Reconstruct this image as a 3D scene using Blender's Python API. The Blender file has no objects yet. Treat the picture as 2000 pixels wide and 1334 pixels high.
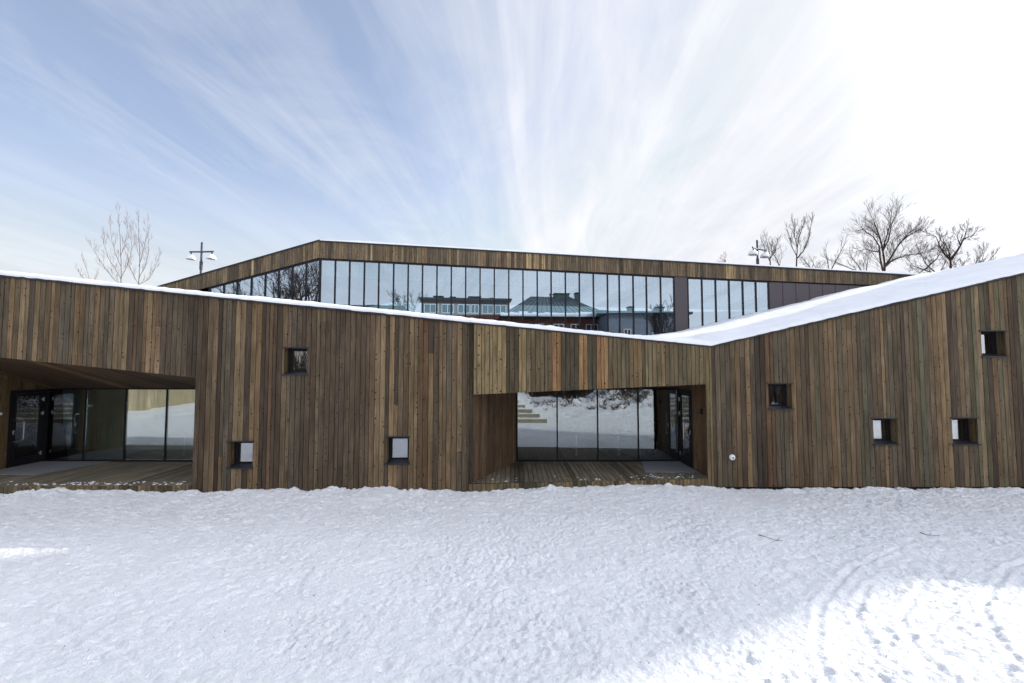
import bpy, math, random
import numpy as np
from mathutils import Vector, noise
R=math.radians
S=bpy.context.scene
COL=S.collection
# ---------------------------------------------------------------- camera
PITCH=R(3.17); FPX=920.0; EYE=3.2
cam=bpy.data.cameras.new('camera'); camo=bpy.data.objects.new('camera',cam); COL.objects.link(camo)
cam.sensor_width=36; cam.lens=FPX/2000*36; cam.clip_start=.1; cam.clip_end=3000
camo.location=(0,0,EYE); camo.rotation_euler=(R(90)+PITCH,0,0)
S.camera=camo
# ---------------------------------------------------------------- exposure
S.view_settings.view_transform='Standard'; S.view_settings.look='None'
S.view_settings.exposure=1.13; S.view_settings.gamma=1; S.view_settings.use_curve_mapping=False
try:
    S.cycles.max_bounces=10; S.cycles.transparent_max_bounces=16; S.cycles.glossy_bounces=6
except Exception: pass
# ---------------------------------------------------------------- sun and sky
SUN_EL,SUN_AZ=R(28),R(65)        # azimuth measured from +Y towards +X
sun=bpy.data.lights.new('sun','SUN'); suno=bpy.data.objects.new('sun',sun); COL.objects.link(suno)
sun.energy=2.0; sun.angle=R(.9); sun.color=(1,.95,.86)
sd=Vector((math.sin(SUN_AZ)*math.cos(SUN_EL),math.cos(SUN_AZ)*math.cos(SUN_EL),math.sin(SUN_EL)))
suno.rotation_euler=sd.to_track_quat('Z','Y').to_euler()
W=bpy.data.worlds.new('World'); S.world=W; W.use_nodes=True
nt=W.node_tree; nt.nodes.clear()
def N(t,ty,**k):
    n=t.nodes.new(ty)
    for a,b in k.items():
        if a.startswith('i_'):
            key=a[2:]; n.inputs[int(key) if key.isdigit() else key].default_value=b
        else: setattr(n,a,b)
    return n
def math_(t,op,a,b=None,clamp=False):
    n=t.nodes.new('ShaderNodeMath'); n.operation=op; n.use_clamp=clamp
    for i,v in enumerate((a,b)):
        if v is None: continue
        if isinstance(v,(int,float)): n.inputs[i].default_value=v
        else: t.links.new(v,n.inputs[i])
    return n.outputs[0]
def maprange(t,v,a,b,c,d,smooth=False):
    n=t.nodes.new('ShaderNodeMapRange'); n.clamp=True
    if smooth: n.interpolation_type='SMOOTHSTEP'
    t.links.new(v,n.inputs[0])
    for i,q in enumerate((a,b,c,d)): n.inputs[i+1].default_value=q
    return n.outputs[0]
def mixc(t,f,a,b,mode='MIX'):
    n=t.nodes.new('ShaderNodeMix'); n.data_type='RGBA'; n.blend_type=mode
    for i,v in ((0,f),(6,a),(7,b)):
        if isinstance(v,(int,float)): n.inputs[i].default_value=v
        elif isinstance(v,tuple): n.inputs[i].default_value=v if len(v)==4 else v+(1,)
        else: t.links.new(v,n.inputs[i])
    return n.outputs[2]
sky=N(nt,'ShaderNodeTexSky',sky_type='NISHITA',sun_disc=False,sun_elevation=SUN_EL,sun_rotation=SUN_AZ,altitude=100,air_density=1.0,dust_density=1.2,ozone_density=1.5)
tc=N(nt,'ShaderNodeTexCoord'); sp=N(nt,'ShaderNodeSeparateXYZ'); nt.links.new(tc.outputs['Generated'],sp.inputs[0])
X,Y,Z=sp.outputs
zz=math_(nt,'ADD',math_(nt,'MAXIMUM',Z,0.0),.07)
px=math_(nt,'DIVIDE',X,zz); py=math_(nt,'DIVIDE',Y,zz)
ph=R(4.0); c,s=math.cos(ph),math.sin(ph)
ac=math_(nt,'SUBTRACT',math_(nt,'MULTIPLY',px,c),math_(nt,'MULTIPLY',py,s))
al=math_(nt,'ADD',math_(nt,'MULTIPLY',py,c),math_(nt,'MULTIPLY',px,s))
def cirrus(sa,sl,det,dist,off,rough=.55):
    cb=N(nt,'ShaderNodeCombineXYZ'); nt.links.new(math_(nt,'MULTIPLY',ac,sa),cb.inputs[0]); nt.links.new(math_(nt,'MULTIPLY',al,sl),cb.inputs[1]); cb.inputs[2].default_value=off
    n=N(nt,'ShaderNodeTexNoise'); n.inputs['Scale'].default_value=1; n.inputs['Detail'].default_value=det; n.inputs['Roughness'].default_value=rough; n.inputs['Distortion'].default_value=dist
    nt.links.new(cb.outputs[0],n.inputs['Vector']); return n.outputs['Fac']
n1=cirrus(1.0,.09,3,.3,3.1); n2=cirrus(3.2,.30,7,.5,7.7,.62); n3=cirrus(2.2,.9,7,2.0,1.3,.62)
dot=math_(nt,'ADD',math_(nt,'MULTIPLY',X,sd.x),math_(nt,'ADD',math_(nt,'MULTIPLY',Y,sd.y),math_(nt,'MULTIPLY',Z,sd.z)))
cover=math_(nt,'ADD',math_(nt,'MULTIPLY',n1,.9),math_(nt,'ADD',math_(nt,'MULTIPLY',n2,.55),math_(nt,'MULTIPLY',n3,.35)))
bias=maprange(nt,X,-.70,.45,-.14,.30)
cover=math_(nt,'ADD',cover,bias)
cfac=maprange(nt,cover,.72,1.24,0.24,1.0)
low=maprange(nt,Z,0.0,.55,.85,0.0,True)
cfac=math_(nt,'MAXIMUM',cfac,low)
cfac=math_(nt,'ADD',cfac,math_(nt,'MULTIPLY',math_(nt,'MULTIPLY',low,.3),n2),True)
skyc=mixc(nt,1.0,sky.outputs[0],(1.0,1.0,1.05),'MULTIPLY')
scl=N(nt,'ShaderNodeVectorMath',operation='SCALE'); nt.links.new(skyc,scl.inputs[0]); scl.inputs[3].default_value=.10
glow=math_(nt,'ADD',maprange(nt,dot,.0,1.0,0.0,.05,True),maprange(nt,Y,.05,-.55,0.0,.40,True))
cl=N(nt,'ShaderNodeVectorMath',operation='SCALE'); cl.inputs[0].default_value=(.94,.955,1.0); aur=math_(nt,'POWER',maprange(nt,dot,.72,1.0,0,1),12.0); nt.links.new(math_(nt,'ADD',math_(nt,'ADD',math_(nt,'ADD',glow,.285),math_(nt,'ADD',math_(nt,'MULTIPLY',n2,.17),math_(nt,'MULTIPLY',n3,.08))),math_(nt,'MULTIPLY',aur,8.0)),cl.inputs[3])
mn=N(nt,'ShaderNodeVectorMath',operation='MINIMUM'); nt.links.new(scl.outputs[0],mn.inputs[0]); mn.inputs[1].default_value=(.33,.36,.42)
fin=mixc(nt,cfac,mn.outputs[0],cl.outputs[0])
bg=N(nt,'ShaderNodeBackground'); nt.links.new(fin,bg.inputs[0]); bg.inputs[1].default_value=1.0
wo=N(nt,'ShaderNodeOutputWorld'); nt.links.new(bg.outputs[0],wo.inputs[0])

# ---------------------------------------------------------------- materials
MAT={}
def newmat(name):
    m=bpy.data.materials.new(name); m.use_nodes=True; t=m.node_tree; b=t.nodes['Principled BSDF']; MAT[name]=m; return m,t,b
def plain(name,col,rough=.5,metal=0,var=.12,scale=8,bump=0,emit=0):
    m,t,b=newmat(name); b.inputs['Roughness'].default_value=rough; b.inputs['Metallic'].default_value=metal
    tcn=N(t,'ShaderNodeTexCoord'); n=N(t,'ShaderNodeTexNoise'); n.inputs['Scale'].default_value=scale; n.inputs['Detail'].default_value=5
    t.links.new(tcn.outputs['Object'],n.inputs['Vector'])
    f=maprange(t,n.outputs['Fac'],.3,.7,1-var,1+var)
    v=N(t,'ShaderNodeVectorMath',operation='SCALE'); v.inputs[0].default_value=col; t.links.new(f,v.inputs[3]); t.links.new(v.outputs[0],b.inputs['Base Color'])
    if bump:
        bp=N(t,'ShaderNodeBump'); bp.inputs['Strength'].default_value=bump; bp.inputs['Distance'].default_value=.02; t.links.new(n.outputs['Fac'],bp.inputs['Height']); t.links.new(bp.outputs[0],b.inputs['Normal'])
    if emit: b.inputs['Emission Color'].default_value=tuple(col)+(1,); b.inputs['Emission Strength'].default_value=emit
    return m
def wood(name,rough=.75,knots=1.0,grain=.48,spec=.12):
    m,t,b=newmat(name); b.inputs['Roughness'].default_value=rough; b.inputs['Specular IOR Level'].default_value=spec
    at=N(t,'ShaderNodeAttribute',attribute_name='board'); uv=N(t,'ShaderNodeUVMap',uv_map='uv')
    def nz(sx,sy,det,out='Fac',dist=0):
        mp=N(t,'ShaderNodeMapping'); mp.inputs['Scale'].default_value=(sx,sy,1); t.links.new(uv.outputs[0],mp.inputs[0])
        n=N(t,'ShaderNodeTexNoise'); n.inputs['Scale'].default_value=1; n.inputs['Detail'].default_value=det; n.inputs['Distortion'].default_value=dist; t.links.new(mp.outputs[0],n.inputs['Vector']); return n.outputs[out]
    g=nz(95,2.2,5,dist=.6); st=nz(9,.7,4); blot=nz(2.5,1.6,3)
    f=math_(t,'MULTIPLY',maprange(t,g,.25,.75,1-grain,1+grain),maprange(t,st,.3,.7,.68,1.25))
    f=math_(t,'MULTIPLY',f,maprange(t,blot,.35,.7,.84,1.14))
    v=N(t,'ShaderNodeVectorMath',operation='SCALE'); t.links.new(at.outputs['Color'],v.inputs[0]); t.links.new(f,v.inputs[3])
    vo=N(t,'ShaderNodeTexVoronoi',feature='F1',voronoi_dimensions='2D'); vo.inputs['Scale'].default_value=1; vo.inputs['Randomness'].default_value=1
    mp=N(t,'ShaderNodeMapping'); mp.inputs['Scale'].default_value=(7.5,6.0,1); t.links.new(uv.outputs[0],mp.inputs[0]); t.links.new(mp.outputs[0],vo.inputs['Vector'])
    sc=N(t,'ShaderNodeSeparateColor'); t.links.new(vo.outputs['Color'],sc.inputs[0])
    thr=maprange(t,sc.outputs[0],.40,1.0,.0,.15*knots)
    d=math_(t,'SUBTRACT',thr,vo.outputs['Distance']); k=maprange(t,d,-.012,.02,0,.9)
    colr=mixc(t,k,v.outputs[0],(.025,.014,.008))
    halo=maprange(t,d,-.12,.0,0,.18)
    colr=mixc(t,halo,colr,(.10,.055,.025))
    t.links.new(colr,b.inputs['Base Color'])
    bp=N(t,'ShaderNodeBump'); bp.inputs['Strength'].default_value=.35; bp.inputs['Distance'].default_value=.004; t.links.new(g,bp.inputs['Height']); t.links.new(bp.outputs[0],b.inputs['Normal'])
    return m
wood('wall_boards'); wood('deck_boards',.65,.5,.3,.2)
plain('backing',(.012,.010,.009),.9); plain('dark_metal',(.013,.012,.015),.6,0,.1).node_tree.nodes['Principled BSDF'].inputs['Specular IOR Level'].default_value=.2; plain('panel_metal',(.058,.047,.055),.5,0,.05,3)
plain('flashing',(.012,.014,.020),.55); plain('white_paint',(.75,.75,.74),.4); plain('steel',(.55,.55,.56),.3,.9)
plain('room_dark',(.17,.17,.145),.8); plain('room_pale',(.52,.56,.47),.7,0,.15,1.2); plain('room_floor',(.06,.06,.06),.5); plain('room_wood',(.34,.31,.22),.6,0,.2,4); plain('room_red',(.05,.02,.016),.8); plain('curtain',(.62,.64,.66),.8,0,.06)
plain('mat_grey',(.19,.20,.22),.85,0,.12,60,.3); plain('concrete',(.4,.38,.35),.8,0,.12,3); plain('ex_green',(.12,.35,.18),.4); plain('yellow',(.62,.48,.06),.5); plain('orange',(.65,.32,.06),.5)
plain('brick_far',(.17,.065,.042),.85,0,.25,3); plain('tower_wall',(.5,.46,.4),.8,0,.1,2); plain('white_house',(.20,.22,.26),.8,0,.12,1.5); plain('roof_green',(.045,.055,.048),.6); plain('roof_metal',(.13,.145,.16),.35,.5,.15,1)
plain('bark_dark',(.055,.034,.028),.9,0,.3,3); plain('bark_pale',(.15,.11,.095),.9,0,.25,3); plain('lamp_white',(.78,.78,.78),.3); plain('lamp_dark',(.03,.035,.055),.4)
plain('chair_dark',(.03,.03,.035),.6); plain('ceiling_lamp',(.9,.92,1.0),.5,0,.02,1,0,.55); plain('shrub',(.045,.032,.026),.95,0,.3,5); plain('soil',(.12,.09,.07),.95,0,.4,14)
def snowmat(name,col,b1,sc):
    m,t,b=newmat(name); b.inputs['Roughness'].default_value=.62; b.inputs['Specular IOR Level'].default_value=.25
    tcn=N(t,'ShaderNodeTexCoord')
    n=N(t,'ShaderNodeTexNoise'); n.inputs['Scale'].default_value=sc; n.inputs['Detail'].default_value=7; n.inputs['Roughness'].default_value=.62; t.links.new(tcn.outputs['Object'],n.inputs['Vector'])
    n2=N(t,'ShaderNodeTexNoise'); n2.inputs['Scale'].default_value=1.1; n2.inputs['Detail'].default_value=4; t.links.new(tcn.outputs['Object'],n2.inputs['Vector'])
    cc=mixc(t,maprange(t,n2.outputs['Fac'],.35,.75,0,1),col,tuple(q*.93 for q in col))
    t.links.new(cc,b.inputs['Base Color'])
    bp=N(t,'ShaderNodeBump'); bp.inputs['Strength'].default_value=b1; bp.inputs['Distance'].default_value=.045; t.links.new(n.outputs['Fac'],bp.inputs['Height']); t.links.new(bp.outputs[0],b.inputs['Normal'])
snowmat('snow',(.885,.905,.945),.9,24); snowmat('snow_roof',(.84,.86,.91),.25,9)
def glass(name,base,tint,ior=1.45,gcol=(.93,.96,1)):
    m=bpy.data.materials.new(name); m.use_nodes=True; t=m.node_tree; t.nodes.clear(); MAT[name]=m
    o=N(t,'ShaderNodeOutputMaterial'); mx=N(t,'ShaderNodeMixShader'); tr=N(t,'ShaderNodeBsdfTransparent'); gl=N(t,'ShaderNodeBsdfGlossy'); gl.inputs['Roughness'].default_value=0.0
    gl.inputs['Color'].default_value=gcol+(1,); tr.inputs['Color'].default_value=tint+(1,)
    fr=N(t,'ShaderNodeFresnel'); fr.inputs[0].default_value=ior
    f=math_(t,'ADD',fr.outputs[0],base,True)
    t.links.new(f,mx.inputs[0]); t.links.new(tr.outputs[0],mx.inputs[1]); t.links.new(gl.outputs[0],mx.inputs[2]); t.links.new(mx.outputs[0],o.inputs[0])
glass('glass_clear',.155,(.80,.86,.84)); glass('glass_upper',.27,(.50,.63,.68),1.45,(.80,.89,1)); glass('glass_small',.30,(.6,.6,.6))

# ---------------------------------------------------------------- building helpers
def tag(o,label=None,cat=None,group=None,kind=None):
    if label: o['label']=label
    if cat: o['category']=cat
    if group: o['group']=group
    if kind: o['kind']=kind
    return o
def empty(name,loc=(0,0,0)):
    o=bpy.data.objects.new(name,None); COL.objects.link(o); o.location=loc; o.empty_display_size=.2; return o
class MB:
    def __init__(s): s.v=[]; s.f=[]; s.mi=[]; s.c=[]; s.uv=[]; s.mats=[]
    def m(s,name):
        if name not in s.mats: s.mats.append(name)
        return s.mats.index(name)
    def face(s,pts,mat,col=(1,1,1),uvs=None):
        i=len(s.v); s.v+= [tuple(p) for p in pts]; s.f.append(tuple(range(i,i+len(pts)))); s.mi.append(s.m(mat)); s.c.append(col)
        s.uv.append(uvs if uvs else [(0,0)]*len(pts))
    def hexa(s,p,mat,col=(1,1,1),uvf=None,skip=()):
        # p: 8 points, 0-3 front loop (bl,br,tr,tl), 4-7 back loop
        i=len(s.v); s.v+=[tuple(q) for q in p]
        F=[(0,1,2,3),(5,4,7,6),(4,0,3,7),(1,5,6,2),(3,2,6,7),(4,5,1,0)]
        for k,f in enumerate(F):
            if k in skip: continue
            s.f.append(tuple(i+q for q in f)); s.mi.append(s.m(mat)); s.c.append(col)
            s.uv.append([uvf(q) for q in f] if uvf else [(0,0)]*4)
    def box(s,a,b,mat,col=(1,1,1)):
        x0,y0,z0=a; x1,y1,z1=b
        s.hexa([(x0,y0,z0),(x1,y0,z0),(x1,y0,z1),(x0,y0,z1),(x0,y1,z0),(x1,y1,z0),(x1,y1,z1),(x0,y1,z1)],mat,col)
    def pbox(s,pl,s0,s1,z0,z1,o0,o1,mat,col=(1,1,1)):
        # box in a vertical plane frame: o0 outer offset, o1 inner offset; z may be (left,right)
        za=z0 if isinstance(z0,tuple) else (z0,z0); zb=z1 if isinstance(z1,tuple) else (z1,z1)
        P=pl.P
        s.hexa([P(s0,za[0],o0),P(s1,za[1],o0),P(s1,zb[1],o0),P(s0,zb[0],o0),P(s0,za[0],o1),P(s1,za[1],o1),P(s1,zb[1],o1),P(s0,zb[0],o1)],mat,col)
    def tube(s,pts,rad,mat,n=6,cap=True):
        rings=[]; prev=None
        for k,p in enumerate(pts):
            p=Vector(p)
            d=(Vector(pts[min(k+1,len(pts)-1)])-Vector(pts[max(k-1,0)]))
            if d.length<1e-9: d=Vector((0,0,1))
            d.normalize()
            a=d.orthogonal().normalized() if prev is None else (prev-d*prev.dot(d))
            if a.length<1e-6: a=d.orthogonal()
            a.normalize(); prev=a; b=d.cross(a); r=rad[k] if isinstance(rad,(list,tuple)) else rad
            i=len(s.v); s.v+=[tuple(p+(a*math.cos(2*math.pi*j/n)+b*math.sin(2*math.pi*j/n))*r) for j in range(n)]; rings.append(i)
        mi=s.m(mat)
        for k in range(len(rings)-1):
            for j in range(n):
                s.f.append((rings[k]+j,rings[k]+(j+1)%n,rings[k+1]+(j+1)%n,rings[k+1]+j)); s.mi.append(mi); s.c.append((1,1,1)); s.uv.append([(0,0)]*4)
        if cap:
            for r0,fl in ((rings[0],True),(rings[-1],False)):
                q=[r0+j for j in range(n)]; s.f.append(tuple(reversed(q)) if fl else tuple(q)); s.mi.append(mi); s.c.append((1,1,1)); s.uv.append([(0,0)]*n)
    def lathe(s,c,prof,mat,n=20,axis=None):
        c=Vector(c); ax=Vector(axis or (0,0,1)).normalized(); a=ax.orthogonal().normalized(); b=ax.cross(a); rings=[]; mi=s.m(mat)
        for (r,h) in prof:
            i=len(s.v); s.v+=[tuple(c+ax*h+(a*math.cos(2*math.pi*j/n)+b*math.sin(2*math.pi*j/n))*r) for j in range(n)]; rings.append(i)
        for k in range(len(rings)-1):
            for j in range(n):
                s.f.append((rings[k]+j,rings[k]+(j+1)%n,rings[k+1]+(j+1)%n,rings[k+1]+j)); s.mi.append(mi); s.c.append((1,1,1)); s.uv.append([(0,0)]*4)
    def build(s,name,parent=None,smooth=False):
        me=bpy.data.meshes.new(name); me.from_pydata(s.v,[],s.f)
        for m in s.mats: me.materials.append(MAT[m])
        me.polygons.foreach_set('material_index',s.mi)
        if any('boards' in m for m in s.mats):
            ca=me.color_attributes.new('board','FLOAT_COLOR','CORNER'); uvl=me.uv_layers.new(name='uv')
            cc=[];uu=[]
            for f,c,u in zip(s.f,s.c,s.uv):
                for j in range(len(f)): cc+= [c[0],c[1],c[2],1.0]; uu+=[u[j][0],u[j][1]]
            ca.data.foreach_set('color',cc); uvl.data.foreach_set('uv',uu)
        if smooth: me.polygons.foreach_set('use_smooth',[True]*len(s.f))
        me.update()
        o=bpy.data.objects.new(name,me); COL.objects.link(o)
        if parent: o.parent=parent
        return o
def ray(x,y):
    u=(x-1000)/FPX; v=(667-y)/FPX
    return (u,math.cos(PITCH)-v*math.sin(PITCH),math.sin(PITCH)+v*math.cos(PITCH))
class Plane:
    """vertical plane through a point, running along a plan direction; s = metres along, n = outward normal"""
    def __init__(s,a,b):
        s.o=a; d=(b[0]-a[0],b[1]-a[1]); L=math.hypot(*d); s.L=L; s.d=(d[0]/L,d[1]/L); s.n=(s.d[1],-s.d[0])
    def P(s,t,z,off=0): return (s.o[0]+s.d[0]*t+s.n[0]*off,s.o[1]+s.d[1]*t+s.n[1]*off,z)
    def at(s,x,y,off=0):
        r=ray(x,y); ox=s.o[0]+s.n[0]*off; oy=s.o[1]+s.n[1]*off
        k=(ox*s.d[1]-oy*s.d[0])/(r[0]*s.d[1]-r[1]*s.d[0])
        t=(r[0]*k-ox)*s.d[0]+(r[1]*k-oy)*s.d[1]
        return t,EYE+r[2]*k
def lin(pts):
    def f(t):
        if t<=pts[0][0]: a,b=pts[0],pts[1]
        else:
            for i in range(len(pts)-1):
                a,b=pts[i],pts[i+1]
                if t<=b[0]: break
        return a[1]+(b[1]-a[1])*(t-a[0])/(b[0]-a[0])
    return f
rng=random.Random(11)
PAL=[((.200,.150,.100),5),((.165,.128,.092),5),((.118,.094,.074),4),((.27,.205,.135),2.0),((.175,.122,.084),2.5),((.150,.128,.100),4),((.225,.175,.115),2.5),((.092,.074,.062),1.5)]
PALU=[((.20,.160,.115),5),((.165,.138,.105),5),((.12,.102,.082),3),((.26,.205,.14),3),((.42,.33,.21),.5)]
PALC=[((.25,.20,.125),5),((.17,.145,.10),4),((.11,.098,.075),3),((.31,.245,.15),2),((.20,.165,.115),4)]
PALR=[((.185,.130,.088),5),((.15,.105,.075),4),((.215,.15,.095),2)]
def pick(p):
    t=rng.random()*sum(w for _,w in p)
    for c,w in p:
        t-=w
        if t<=0: return c
    return p[0][0]
def jit(c,a=.13):
    c=(c[0]*.745,c[1]*.69,c[2]*.61)
    k=1+rng.uniform(-a,a); w=rng.uniform(-.05,.05); return (c[0]*k*(1+w),c[1]*k,c[2]*k*(1-w))
def boards(mb,pl,s0,s1,zb,zt,holes=(),w=.128,pal=PAL,off=0.0,back=.035,colf=None,joint=.12,thick=.022,mat='wall_boards',backing=True):
    t=s0; cur=pick(pal)
    while t<s1-1e-4:
        bw=min(w*(1 if rng.random()<.72 else .72),s1-t)
        if s1-t-bw<.03: bw=s1-t
        if rng.random()<.72: cur=pick(pal)
        a,b=t+.0066,t+bw-.0066; do=off+rng.uniform(-.003,.004)
        base=colf(t+bw/2) if colf else None
        col=jit(base if base else cur,.09 if base else .19)
        cuts=[a]+sorted(q for h in holes for q in h[:2] if a<q<b)+[b]; ru,rv=rng.uniform(0,80),rng.uniform(0,80)
        jz=rng.uniform(.8,5.2) if rng.random()<joint else None; col2=jit(pick(pal))
        for i in range(len(cuts)-1):
            u,v=cuts[i],cuts[i+1]; m=(u+v)/2
            spans=[[(zb(u),zb(v)),(zt(u),zt(v))]]
            for h in holes:
                if h[0]<=m<=h[1]:
                    ns=[]
                    for lo,hi in spans:
                        if h[3]<=min(lo) or h[2]>=max(hi): ns.append([lo,hi]); continue
                        if h[2]>min(lo): ns.append([lo,(h[2],h[2])])
                        if h[3]<max(hi): ns.append([(h[3],h[3]),hi])
                    spans=ns
            for lo,hi in spans:
                parts=[(lo,hi,col)]
                if jz and max(lo)+.3<jz<min(hi)-.3: parts=[(lo,(jz-.001,jz-.001),col),((jz+.001,jz+.001),hi,col2)]
                for l,h_,cc in parts:
                    if h_[0]-l[0]<.004 and h_[1]-l[1]<.004: continue
                    P=[pl.P(u,l[0],do),pl.P(v,l[1],do),pl.P(v,h_[1],do),pl.P(u,h_[0],do)]+[pl.P(u,l[0],do-thick),pl.P(v,l[1],do-thick),pl.P(v,h_[1],do-thick),pl.P(u,h_[0],do-thick)]
                    q=[(u-t+ru,l[0]+rv),(v-t+ru,l[1]+rv),(v-t+ru,h_[1]+rv),(u-t+ru,h_[0]+rv)]
                    mb.hexa(P,mat,cc,lambda k,q=q:q[k%4],skip=(1,))
        t+=bw
    # backing sheet
    if not backing: return
    cs=sorted(set([s0,s1]+[q for h in holes for q in h[:2] if s0<q<s1]))
    for u,v in zip(cs[:-1],cs[1:]):
        m=(u+v)/2; spans=[((zb(u),zb(v)),(zt(u),zt(v)))]
        for h in holes:
            if h[0]<=m<=h[1]:
                ns=[]
                for lo,hi in spans:
                    if h[3]<=min(lo) or h[2]>=max(hi): ns.append((lo,hi)); continue
                    if h[2]>min(lo): ns.append((lo,(h[2],h[2])))
                    if h[3]<max(hi): ns.append(((h[3],h[3]),hi))
                spans=ns
        for lo,hi in spans: mb.face([pl.P(u,lo[0],off-thick-.002),pl.P(v,lo[1],off-thick-.002),pl.P(v,hi[1],off-thick-.002),pl.P(u,hi[0],off-thick-.002)],'backing')
def strips(mb,A,B,C,D,w,up,pal,mat='deck_boards',thick=.02):
    """boards laid from edge A-B to edge D-C (each strip runs A->D); up = unit normal of the seen side"""
    A,B,C,D,up=map(Vector,(A,B,C,D,up)); n=max(1,int(max((B-A).length,(C-D).length)/w)); cur=pick(pal)
    for i in range(n):
        g=.04/n*1.0; a0,a1=(i+.06)/n,(i+.94)/n
        if rng.random()<.5: cur=pick(pal)
        p=[A.lerp(B,a0),A.lerp(B,a1),D.lerp(C,a1),D.lerp(C,a0)]; j=up*rng.uniform(-.002,.002)
        L=(p[3]-p[0]).length; ru,rv=rng.uniform(0,80),rng.uniform(0,80); q=[(ru,rv),(ru+w,rv),(ru+w,rv+L),(ru,rv+L)]
        mb.hexa([v+j for v in p]+[v+j-up*thick for v in p],mat,jit(cur),lambda k,q=q:q[k%4])
    mb.face([v-up*(thick+.004) for v in (A,B,C,D)],'backing')

# ---------------------------------------------------------------- value noise (numpy)
def vnoise(x,y,seed=0):
    xi=np.floor(x).astype(np.int64); yi=np.floor(y).astype(np.int64); fx=x-xi; fy=y-yi
    fx=fx*fx*fx*(fx*(fx*6-15)+10); fy=fy*fy*fy*(fy*(fy*6-15)+10)
    def h(a,b):
        n=(a*374761393+b*668265263+seed*1442695041)&0xffffffff
        n=((n^(n>>13))*1274126177)&0xffffffff
        return ((n^(n>>16))&0xffff)/65535.0
    return (h(xi,yi)*(1-fx)+h(xi+1,yi)*fx)*(1-fy)+(h(xi,yi+1)*(1-fx)+h(xi+1,yi+1)*fx)*fy
def fbm(x,y,o,seed=0,g=.5):
    r=0;a=1;t=0
    for i in range(o): r=r+a*vnoise(x*2**i+i*17.3,y*2**i-i*9.1,seed+i); t+=a; a*=g
    return r/t
def gridmesh(name,xs,ys,zf,mat,smooth=True,yfun=None):
    Xg,Yg=np.meshgrid(xs,ys)
    if yfun is not None: Yg=yfun(Xg,Yg)
    Zg=zf(Xg,Yg); nx,ny=len(xs),len(ys)
    v=np.stack([Xg.ravel(),Yg.ravel(),Zg.ravel()],1).astype(np.float32)
    i=np.arange((nx-1)*(ny-1)); a=(i//(nx-1))*nx+(i%(nx-1)); f=np.stack([a,a+1,a+nx+1,a+nx],1).astype(np.int32)
    me=bpy.data.meshes.new(name); me.vertices.add(len(v)); me.vertices.foreach_set('co',v.ravel())
    me.loops.add(f.size); me.loops.foreach_set('vertex_index',f.ravel()); me.polygons.add(len(f)); me.polygons.foreach_set('loop_start',np.arange(0,f.size,4,dtype=np.int32))
    try: me.polygons.foreach_set('loop_total',np.full(len(f),4,dtype=np.int32))
    except Exception: pass
    me.materials.append(MAT[mat]); me.update(calc_edges=True); me.validate()
    if smooth: me.polygons.foreach_set('use_smooth',np.ones(len(me.polygons),dtype=bool))
    o=bpy.data.objects.new(name,me); COL.objects.link(o); return o

# ---------------------------------------------------------------- facade planes (plan view, metres)
PL=Plane((-24,11.07),(-1.05,11.55)); PC=Plane((-1.05,11.52),(5.08,12.06)); PR=Plane((5.08,12.10),(34,12.10))
GY=14.25; DECK=.40; GTOP=2.57
aU=math.atan(.05); bU=R(8)
UR=Plane((-8.63,21),(-8.63+30*math.cos(aU),21+30*math.sin(aU)))
UL=Plane((-8.63-14*math.cos(bU),21+14*math.sin(bU)),(-8.63,21))
def mk(pl,pts): return lin([pl.at(*p) for p in pts])
topL=mk(PL,[(0,540.5),(916,632.5)]); topC=mk(PC,[(925,633),(1388,678.5)]); topR=mk(PR,[(1388,678.5),(1755,593.5),(2000,536)])

# ================================================================ GROUND
BASEPX=[(-300,968),(0,966),(60,960),(100,957),(230,958),(330,962),(372,956),(392,963),(430,959),(540,954),(590,958),(650,952),(700,955),(740,951),(800,957),(920,961),(1030,953),(1150,950),(1290,946),(1370,950),(1400,953),(1450,956),(1560,957),(1570,953),(1640,955),(1800,956),(1930,953),(2000,956),(2300,957)]
bx=[];bz=[]
for x,y in BASEPX:
    pl=PL if x<918 else (PC if x<1388 else PR); t,z=pl.at(x,y); bx.append(pl.P(t,z)[0]); bz.append(z)
bx=np.array(bx);bz=np.array(bz)
def wall_y(x):
    return np.where(x<-1.05,11.07+(x+24)*(.48/22.95),np.where(x<5.08,11.52+(x+1.05)*(.54/6.13),12.10))
def softmin(d,r): return np.clip(1-d/r,0,1)
TRACKS=[([(2.9,4.3),(3.3,5.3),(4.0,6.3),(5.2,7.4),(6.6,8.2)],.05),([(4.1,4.3),(3.9,5.2),(4.3,6.1),(5.1,6.9)],.04),([(4.4,4.2),(4.35,5.2),(4.8,6.0),(6.0,7.0)],.04),([(5.2,4.2),(5.3,5.2),(6.0,6.2),(7.6,7.4),(9.5,8.2)],.055),([(-5.6,5.9),(-4.3,5.35),(-3.2,4.6)],.04)]
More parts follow.
